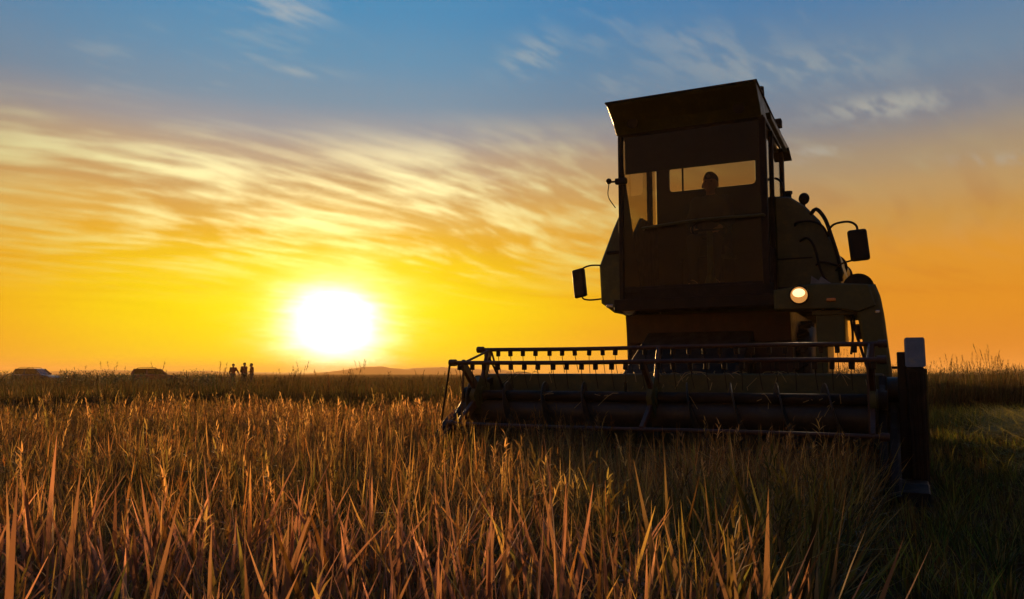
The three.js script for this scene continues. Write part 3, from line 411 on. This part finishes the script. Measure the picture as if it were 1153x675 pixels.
// ------------------------------------------------------------------ parked cars
const carGlass = new THREE.MeshPhysicalMaterial({ color: new THREE.Color().setRGB(0.3, 0.28, 0.25), roughness: 0.03, transmission: 1, thickness: 0, ior: 1.5 });
function parkedCar(name, label, color, x, z, turn, tall) {
  const c = new THREE.Group(); top(c, name, label, 'car', 'cars parked beyond the weeds'); c.position.set(x, 0, z); c.rotation.y = turn;
  const body = new THREE.MeshPhysicalMaterial({ color: new THREE.Color().setRGB(...color), roughness: 0.35, clearcoat: 0.6, clearcoatRoughness: 0.2 });
  const h = tall; // roof height
  const side = (y0) => [[-2.05, 0.45], [-2.08, 0.75], [-2.0, y0], [0.85, y0 + 0.02], [1.75, y0 - 0.12], [2.02, y0 - 0.28], [2.05, 0.42], [1.75, 0.3], [-1.7, 0.3]];
  const sp = side(0.92).map(([u, y]) => [u, y]);
  // profile runs along x, drawn out along z
  const shell = part(c, 'body', prismZ(sp, -0.82, 0.82, 0.06), body);
  part(c, 'roof', prismZ([[-1.75, h - 0.07], [-1.6, h - 0.02], [-0.6, h], [0.15, h - 0.02], [0.4, h - 0.09]], -0.62, 0.62, 0.02), body);
  const pil = [[-1.95, 0.92, -1.68, h - 0.06], [-0.75, 0.92, -0.7, h - 0.04], [0.95, 0.92, 0.36, h - 0.07]];
  for (const s of [-1, 1]) for (const [x0, y0, x1, y1] of pil) part(c, 'pillar', barAB(V(x0, y0, s * 0.74), V(x1, y1, s * 0.6), 0.15, 0.05), body);
  for (const s of [-1, 1]) for (const q of [[[-1.9, 0.93], [-0.8, 0.93], [-0.74, h - 0.06], [-1.66, h - 0.07]], [[-0.72, 0.93], [0.9, 0.93], [0.36, h - 0.08], [-0.68, h - 0.05]]]) part(c, 'side_window', prismZ(q, s * 0.67, s * 0.675, 0), carGlass);
  const pane = (x0, x1) => { const g = new THREE.BufferGeometry(); const v = [[x0, 0.93, -0.68], [x0, 0.93, 0.68], [x1, h - 0.08, 0.58], [x1, h - 0.08, -0.58]]; g.setAttribute('position', new THREE.Float32BufferAttribute([v[0], v[1], v[2], v[0], v[2], v[3]].flat(), 3)); g.computeVertexNormals(); return g; };
  part(c, 'windscreen', pane(0.93, 0.38), carGlass); part(c, 'rear_window', pane(-1.95, -1.7), carGlass);
  for (const s of [-1, 1]) { part(c, 'headlight', box(1.93, 2.07, 0.58, 0.7, s * 0.74 - 0.14, s * 0.74 + 0.06, 0.03), M.lampOff); part(c, 'tail_light', box(-2.1, -2.0, 0.65, 0.85, s * 0.72 - 0.1, s * 0.72 + 0.06, 0.03), M.amber); part(c, 'wing_mirror', box(0.72, 0.84, 0.96, 1.08, s * 0.88 - 0.09, s * 0.88 + 0.09, 0.03), body); }
  for (const s of [-1, 1]) for (const u of [-1.3, 1.32]) { const t = part(c, 'wheel', new THREE.TorusGeometry(0.24, 0.085, 10, 24).scale(1, 1, 1.15).translate(u, 0.325, s * 0.76), M.rubber); part(t, 'rim', cyl(V(u, 0.325, s * 0.72), V(u, 0.325, s * 0.82), 0.19, 0.19, 20), M.steel); }
  for (const s of [-1, 1]) part(c, 'roof_rail', tube([V(-1.5, h - 0.02, s * 0.54), V(-1.4, h + 0.05, s * 0.54), V(0, h + 0.05, s * 0.54), V(0.1, h - 0.02, s * 0.54)], 0.018, 20), M.black);
}
parkedCar('parked_car', 'dark estate car parked beyond the weeds at the left edge', [0.03, 0.028, 0.03], -45.2, -76, R(-8), 1.5);
parkedCar('parked_car', 'reddish car half hidden by weeds between the dark car and the people', [0.22, 0.035, 0.02], -32.6, -73, R(28), 1.47);
// ------------------------------------------------------------------ plants
// a leaf blade: a folded, curving, tapering strip from base b, first pointing along dir, bending by bend towards the ground
let tint = null; // the colour of the blade being made, when blades of one clump differ
function blade(pos, idx, b, az, lean, len, wid, bend, segs, twist, kink) {
  if (pos.col) for (let i = 0; i < (segs + 1) * 2; i++) pos.col.push(...tint);
  const ca = Math.cos(az), sa = Math.sin(az), start = pos.length / 3; let x = b[0], y = b[1], z = b[2], a = lean;
  for (let i = 0; i <= segs; i++) {
    const t = i / segs, w = wid * (t < 0.25 ? 0.6 + 1.6 * t : 1 - ((t - 0.25) / 0.75) ** 1.7) * 0.5 + 0.0003, tw = az + Math.PI / 2 + twist * t, cx = Math.cos(tw), cz = Math.sin(tw);
    pos.push(x - cx * w, y, z - cz * w, x + cx * w, y, z + cz * w);
    const st = len / segs; x += ca * Math.sin(a) * st; z += sa * Math.sin(a) * st; y += Math.cos(a) * st; a += bend / segs + (kink && i === kink[0] ? kink[1] : 0);
  }
  for (let i = 0; i < segs; i++) { const o = start + i * 2; idx.push(o, o + 1, o + 2, o + 1, o + 3, o + 2); }
}
function toGeo(pos, idx) { const g = new THREE.BufferGeometry(); if (pos.col) g.setAttribute('color', new THREE.Float32BufferAttribute(pos.col, 3)); g.setAttribute('position', new THREE.Float32BufferAttribute(pos, 3)); g.setIndex(idx); g.computeVertexNormals(); return g; }
function clump(seed, n, o) {
  const r = rng(seed), pos = [], idx = []; pos.col = [];
  const shade = () => { const v = 0.3 + 1.25 * r() ** 1.5, k = r(); tint = k < 0.2 ? [v * 0.62, v * 0.8, v * 0.55] : k < 0.45 ? [v * 0.85, v * 0.62, v * 0.45] : k < 0.6 ? [v * 1.15, v * 1.12, v * 0.8] : o.pink ? [v * 1.15, v * 0.9, v * 1.25] : [v, v * 0.92, v * 0.8]; };
  for (let i = 0; i < n; i++) {
    shade();
    const az = r() * 6.283, rad = r() * o.spread, len = mix(o.len[0], o.len[1], r()), lean = o.lean[0] + r() ** 1.4 * (o.lean[1] - o.lean[0]);
    blade(pos, idx, [Math.cos(az) * rad, 0, Math.sin(az) * rad], az + (r() - 0.5) * 1.6, lean, len, mix(o.wid[0], o.wid[1], r()), mix(o.bend[0], o.bend[1], r() ** 2), o.segs ?? 4, (r() - 0.5) * 2.2, r() < (o.broken ?? 0) ? [2, 0.7 + r()] : null);
  }
  for (let i = 0; i < (o.stalks ?? 0); i++) { // stalks with a loose ear of small grains
    shade(); const az = r() * 6.283, len = mix(o.stalk[0], o.stalk[1], r()), lean = r() * 0.22, bx = (r() - 0.5) * o.spread, bz = (r() - 0.5) * o.spread;
    blade(pos, idx, [bx, 0, bz], az, lean, len, 0.005, 0.15, 3, 0.3); blade(pos, idx, [bx, 0, bz], az, lean, len, 0.005, 0.15, 3, 1.8);
    const hx = bx + Math.cos(az) * Math.sin(lean + 0.07) * len, hz = bz + Math.sin(az) * Math.sin(lean + 0.07) * len, hy = Math.cos(lean + 0.07) * len;
    for (let k = 0; k < (o.grains ?? 14); k++) { const t = r(), a2 = az + (r() - 0.5) * 3.4; blade(pos, idx, [hx + Math.cos(az) * t * 0.05, hy - 0.16 + t * 0.2, hz + Math.sin(az) * t * 0.05], a2, 0.25 + r() * 0.9, 0.03 + r() * 0.045, 0.008, 0.6, 2, r()); }
  }
  return toGeo(pos, idx);
}
const leafMat = (rough = 0.75, tr = 0.5) => new THREE.MeshPhysicalMaterial({ color: 0xffffff, vertexColors: true, roughness: rough, transmission: tr, thickness: 0, ior: 1.35, specularIntensity: 0.35, side: THREE.DoubleSide });
const leaf = leafMat(0.9, 0.55);
function sow(parent, name, geos, mat, spots, label) { // spots: [x, z, turn, scale, height, r, g, b, tiltx, tiltz]
  const per = geos.map(() => []); spots.forEach((s, i) => per[(s.v ?? i) % geos.length].push(s));
  const q = new THREE.Quaternion(), e = new THREE.Euler(), m4 = new THREE.Matrix4(), c = new THREE.Color();
  geos.forEach((g, k) => { if (!per[k].length) return; const im = new THREE.InstancedMesh(g, mat, per[k].length); per[k].forEach((s, i) => { e.set(s.tx ?? 0, s.turn, s.tz ?? 0); m4.compose(V(s.x, s.y ?? 0, s.z), q.setFromEuler(e), V(s.s, s.s * (s.h ?? 1), s.s)); im.setMatrixAt(i, m4); im.setColorAt(i, c.setRGB(...s.c)); }); im.name = name; im.userData.kind = 'stuff'; im.castShadow = im.receiveShadow = true; parent.add(im); });
}
const np = createNoise2D(rng(303));
const isCrop = (lx, lz) => lx < -4.24 || (lz > 0.2 && lx < -0.2 + 0.05 * np(lz * 1.5, 3) ) || (lx < -0.3 && lz > 0.12 && lx > -4.0);
const FIELD_END = (x) => (x < 4 ? 13.8 : 19.5) + 1.6 * np(x * 0.12, 1.7);
{ // the standing crop
  const crop = new THREE.Group(); top(crop, 'rice_crop', 'standing crop of dry straw coloured rice blades filling the field before the harvester', 'crop', null, 'stuff');
  const big = [11, 12, 13, 14, 15, 16, 17, 18].map((s) => clump(s, 24, { spread: 0.06, len: [0.26, 0.54], lean: [0.05, 0.95], wid: [0.006, 0.0145], bend: [-0.1, 1.0], broken: 0.25, segs: 5 }));
  const eared = [31, 32, 33].map((s) => clump(s, 20, { spread: 0.05, len: [0.3, 0.55], lean: [0.03, 0.8], wid: [0.006, 0.011], bend: [0, 1.0], stalks: 3, stalk: [0.44, 0.58], grains: 12, segs: 4 }));
  const small = [51, 52, 53, 54].map((s) => clump(s, 34, { spread: 0.1, len: [0.3, 0.55], lean: [0.03, 0.6], wid: [0.009, 0.016], bend: [0, 0.8], segs: 3, stalks: 2, stalk: [0.5, 0.65], grains: 6 }));
  const broad = [21, 22, 23, 24, 25, 26].map((s) => clump(s, 12, { spread: 0.08, len: [0.36, 0.64], lean: [0.12, 1.1], wid: [0.014, 0.027], bend: [-0.2, 0.7], broken: 0.16, segs: 6, pink: 1 }));
  const r = rng(404), A = [], B = [], C = [], N = [];
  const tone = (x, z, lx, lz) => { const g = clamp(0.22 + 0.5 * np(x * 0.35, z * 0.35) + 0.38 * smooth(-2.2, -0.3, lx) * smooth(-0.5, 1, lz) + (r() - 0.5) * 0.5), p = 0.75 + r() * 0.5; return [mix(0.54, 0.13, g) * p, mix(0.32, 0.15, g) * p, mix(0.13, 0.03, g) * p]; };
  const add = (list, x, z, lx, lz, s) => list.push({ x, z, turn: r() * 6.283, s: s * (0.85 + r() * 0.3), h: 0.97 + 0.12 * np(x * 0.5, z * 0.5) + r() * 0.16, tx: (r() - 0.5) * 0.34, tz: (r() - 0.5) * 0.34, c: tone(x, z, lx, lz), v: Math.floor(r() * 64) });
  const step = 0.122;
  for (let z = 2.2; z > -27.5; z -= step) for (let x = -26; x < 4; x += step) {
    const px = x + (r() - 0.5) * step, pz = z + (r() - 0.5) * step, D = -pz, thin = r();
    if (px < -(Math.max(D, 0) * 0.75 + 3)) continue;
    if (D > FIELD_END(px) || Math.hypot(px, pz) < 0.75) continue;
    const [lx, lz] = local(px, pz); if (!isCrop(lx, lz)) continue;
    if (D < 3.3 && r() < 0.72) add(N, px, pz, lx, lz, 1);
    else if (D < 7.5) add(r() < 0.88 ? A : B, px, pz, lx, lz, 1);
    else if (D < 13) { if (thin < 0.75) add(r() < 0.55 ? A : B, px, pz, lx, lz, 1); }
    else if (thin < 0.45) add(C, px, pz, lx, lz, 1.05);
  }
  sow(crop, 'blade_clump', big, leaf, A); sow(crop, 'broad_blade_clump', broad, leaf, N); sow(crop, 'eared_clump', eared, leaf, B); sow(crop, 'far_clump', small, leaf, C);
}
{ // cut stubble behind and beside the machine, with loose straw
  const st = new THREE.Group(); top(st, 'stubble', 'short cut stubble and green regrowth on the harvested strip beside the machine', 'stubble', null, 'stuff');
  const sg = [61, 62, 63, 64].map((s) => clump(s, 18, { spread: 0.05, len: [0.06, 0.16], lean: [0, 0.5], wid: [0.005, 0.009], bend: [0, 0.4], segs: 2 }));
  const gg = [71, 72, 73].map((s) => clump(s, 22, { spread: 0.09, len: [0.1, 0.26], lean: [0.1, 0.9], wid: [0.004, 0.008], bend: [0.2, 1.1], segs: 3 }));
  const r = rng(505), A = [], B = [], C = [], step = 0.13;
  for (let z = 1.5; z > -24; z -= step) for (let x = -8; x < 24; x += step) {
    const px = x + (r() - 0.5) * step, pz = z + (r() - 0.5) * step, D = -pz;
    if (px > Math.max(D, 0) * 0.95 + 5 || D > FIELD_END(px) + 1.5) continue;
    const [lx, lz] = local(px, pz); if (isCrop(lx, lz) || (lx > -4.3 && lx < 0.3 && lz > -0.8 && lz < 0.5)) continue;
    const g = clamp(0.45 + 0.55 * np(px * 0.3, pz * 0.3)), p = 0.7 + r() * 0.6, w = { x: px, z: pz, turn: r() * 6.283, s: 0.8 + r() * 0.5, tx: (r() - 0.5) * 0.3, tz: (r() - 0.5) * 0.3 };
    if (r() < (0.6 - 0.3 * g) * (D > 13 && px > 3 ? 0.25 : 1)) A.push({ ...w, c: [0.2 * p, 0.15 * p, 0.05 * p] }); else if (r() < (D > 13 && px > 3 ? 0.85 : 0.45)) B.push({ ...w, h: D > 13 && px > 3 ? 1.5 : 1, c: [mix(0.27, 0.15, g) * p, mix(0.22, 0.18, g) * p, 0.035 * p] });
  }
  sow(st, 'stubble_clump', sg, leaf, A); sow(st, 'grass_clump', gg, leaf, B);
  const straw = new THREE.Group(); top(straw, 'straw_swath', 'loose yellow straw lying in a swath behind the harvester on the right', 'straw', null, 'stuff');
  const fg = [81, 82, 83].map((s) => { const q = rng(s), pos = [], idx = []; pos.col = []; tint = [1, 1, 1]; for (let i = 0; i < 22; i++) blade(pos, idx, [(q() - 0.5) * 0.3, 0.02 + q() * 0.12, (q() - 0.5) * 0.3], q() * 6.283, 1.15 + q() * 0.6, 0.15 + q() * 0.3, 0.006, (q() - 0.5) * 0.8, 3, q()); return toGeo(pos, idx); });
  for (let i = 0; i < 3600; i++) { const band = i % 3, lx = [1.9, 4.9, 8.0][band] + (r() + r() + r() - 1.5) * 0.9 , lz = -14 + r() * 16 - band * 1.5, pile = 0.16 * Math.exp(-(((lx - [1.9, 4.9, 8.0][band]) / 0.6) ** 2)), p = O.clone().addScaledVector(EX, lx).addScaledVector(EZ, lz), k = 0.7 + r() * 0.6; if (-p.z > Math.min(16, FIELD_END(p.x) - 2) || -p.z < 2.5) continue; if (lz > -5.5 && r() < 0.75) continue; C.push({ x: p.x, y: pile * r(), z: p.z, turn: r() * 6.283, s: 0.8 + r() * 0.6, c: [0.34 * k, 0.29 * k, 0.05 * k] }); }
  sow(straw, 'straw_tuft', fg, leaf, C);
}
{ // rough weeds beyond the field
  const wd = new THREE.Group(); top(wd, 'weed_belt', 'belt of tall dark weeds and seeding grasses beyond the crop along the horizon', 'weeds', null, 'stuff');
  const low = [91, 92, 93, 94, 95].map((s) => clump(s, 46, { spread: 0.16, len: [0.3, 0.85], lean: [0.02, 0.55], wid: [0.01, 0.022], bend: [0, 0.9], segs: 3 }));
  const tall = [101, 102, 103, 104].map((s) => clump(s, 12, { spread: 0.16, len: [0.4, 0.9], lean: [0.02, 0.5], wid: [0.01, 0.02], bend: [0, 0.8], segs: 3, stalks: 4, stalk: [0.85, 1.25], grains: 22 }));
  const r = rng(606), A = [], B = [];
  for (let i = 0; i < 62000; i++) {
    const D = 11.5 + 110 * r() ** 2.1, x = (r() - 0.5) * 2 * (D * 0.76 + 5), z = -D; if (D < FIELD_END(x) - 0.5) continue;
    const [lx, lz] = local(x, z); if (lx > -3.6 && lx < -0.4 && lz > -9) continue;
    const rightSide = smooth(3, 9, x * 20 / D), hgt = mix(mix(0.86, 0.68, smooth(19, 25, D)), 1.18, rightSide) * (0.85 + 0.32 * np(x * 0.22, z * 0.1) + 0.22 * np(x * 0.7 + 40, z * 0.4)), p = 0.6 + r() * 0.7, g = r();
    const w = { x, z, turn: r() * 6.283, s: 1, h: hgt * (0.85 + r() * 0.3), tx: (r() - 0.5) * 0.2, tz: (r() - 0.5) * 0.2, c: [mix(0.17, 0.07, g) * p, mix(0.1, 0.085, g) * p, 0.035 * p], v: Math.floor(r() * 60) };
    if (r() < mix(D < 17 ? 0 : 0.13, 0.1, rightSide)) B.push(w); else A.push(w);
  }
  sow(wd, 'weed_clump', low, leafMat(0.9, 0.35), A); sow(wd, 'seeding_grass', tall, leafMat(0.9, 0.35), B);
}
function bush(label, x, z, rad, h, seed) {
  const r = rng(seed), g = new THREE.Group(); top(g, 'bush', label, 'bush', 'bushes among the weeds'); g.position.set(x, 0, z);
  const pos = [], idx = []; const stems = [];
  for (let k = 0; k < 9; k++) { const a = r() * 6.283, l = r() * 0.7; stems.push(tube([V(0, 0, 0), V(Math.cos(a) * rad * 0.25 * l, h * 0.4, Math.sin(a) * rad * 0.25 * l), V(Math.cos(a) * rad * l, h * (0.6 + 0.3 * r()), Math.sin(a) * rad * l)], 0.018, 8, 5)); }
  for (let i = 0; i < 1500; i++) { const a = r() * 6.283, u = Math.acos(1 - 1.5 * r()), q = 0.55 + 0.5 * r() ** 0.6, lump = 1 + 0.25 * np(a * 1.5 + seed, u * 2); blade(pos, idx, [Math.cos(a) * Math.sin(u) * rad * q * lump, h * (0.45 + 0.52 * Math.cos(u) * q * lump), Math.sin(a) * Math.sin(u) * rad * q * lump], r() * 6.283, r() * 2.2, 0.07 + r() * 0.08, 0.035, 0.5, 2, r()); }
  const lm = new THREE.Mesh(toGeo(pos, idx), new THREE.MeshPhysicalMaterial({ color: new THREE.Color().setRGB(0.05, 0.07, 0.02), roughness: 0.9, transmission: 0.3, thickness: 0, side: THREE.DoubleSide })); lm.name = 'foliage'; lm.castShadow = true; g.add(lm);
  part(g, 'stem', stems, M.dark);
}
bush('dark bush in the weeds seen past the right end of the reel', 19.5, -44, 2.2, 1.5, 3);
{ // scrub standing out of the weeds on either side: [x over depth, depth, half width, height, label]
  const L = [[-0.652, 42, 1.5, 1.22, 'dark scrub bush at the far left edge of the field, left of the dark car'], [-0.552, 44, 0.8, 1.2, 'small round dark bush just right of the dark car'], [-0.517, 46, 1.7, 1.16, 'dark scrub bush midway between the two parked cars'], [-0.483, 41, 1.2, 1.06, 'low dark bush just left of the reddish car'], [-0.402, 43, 1.5, 1.16, 'dark scrub bush just right of the reddish car'], [-0.372, 40, 1.2, 1.04, 'low dark bush midway between the reddish car and the people'],
    [0.545, 38, 1.4, 1.2, 'dark scrub bush just right of the drive cover of the header'], [0.6, 44, 1.8, 1.3, 'dark scrub bush midway between the header and the right edge'], [0.645, 36, 1.5, 1.22, 'dark scrub bush in the weed belt at the right edge']];
  L.forEach(([t, D, w, h, label], i) => bush(label, t * D, -D, w, h, 20 + i));
}
renderer.render(scene, camera);
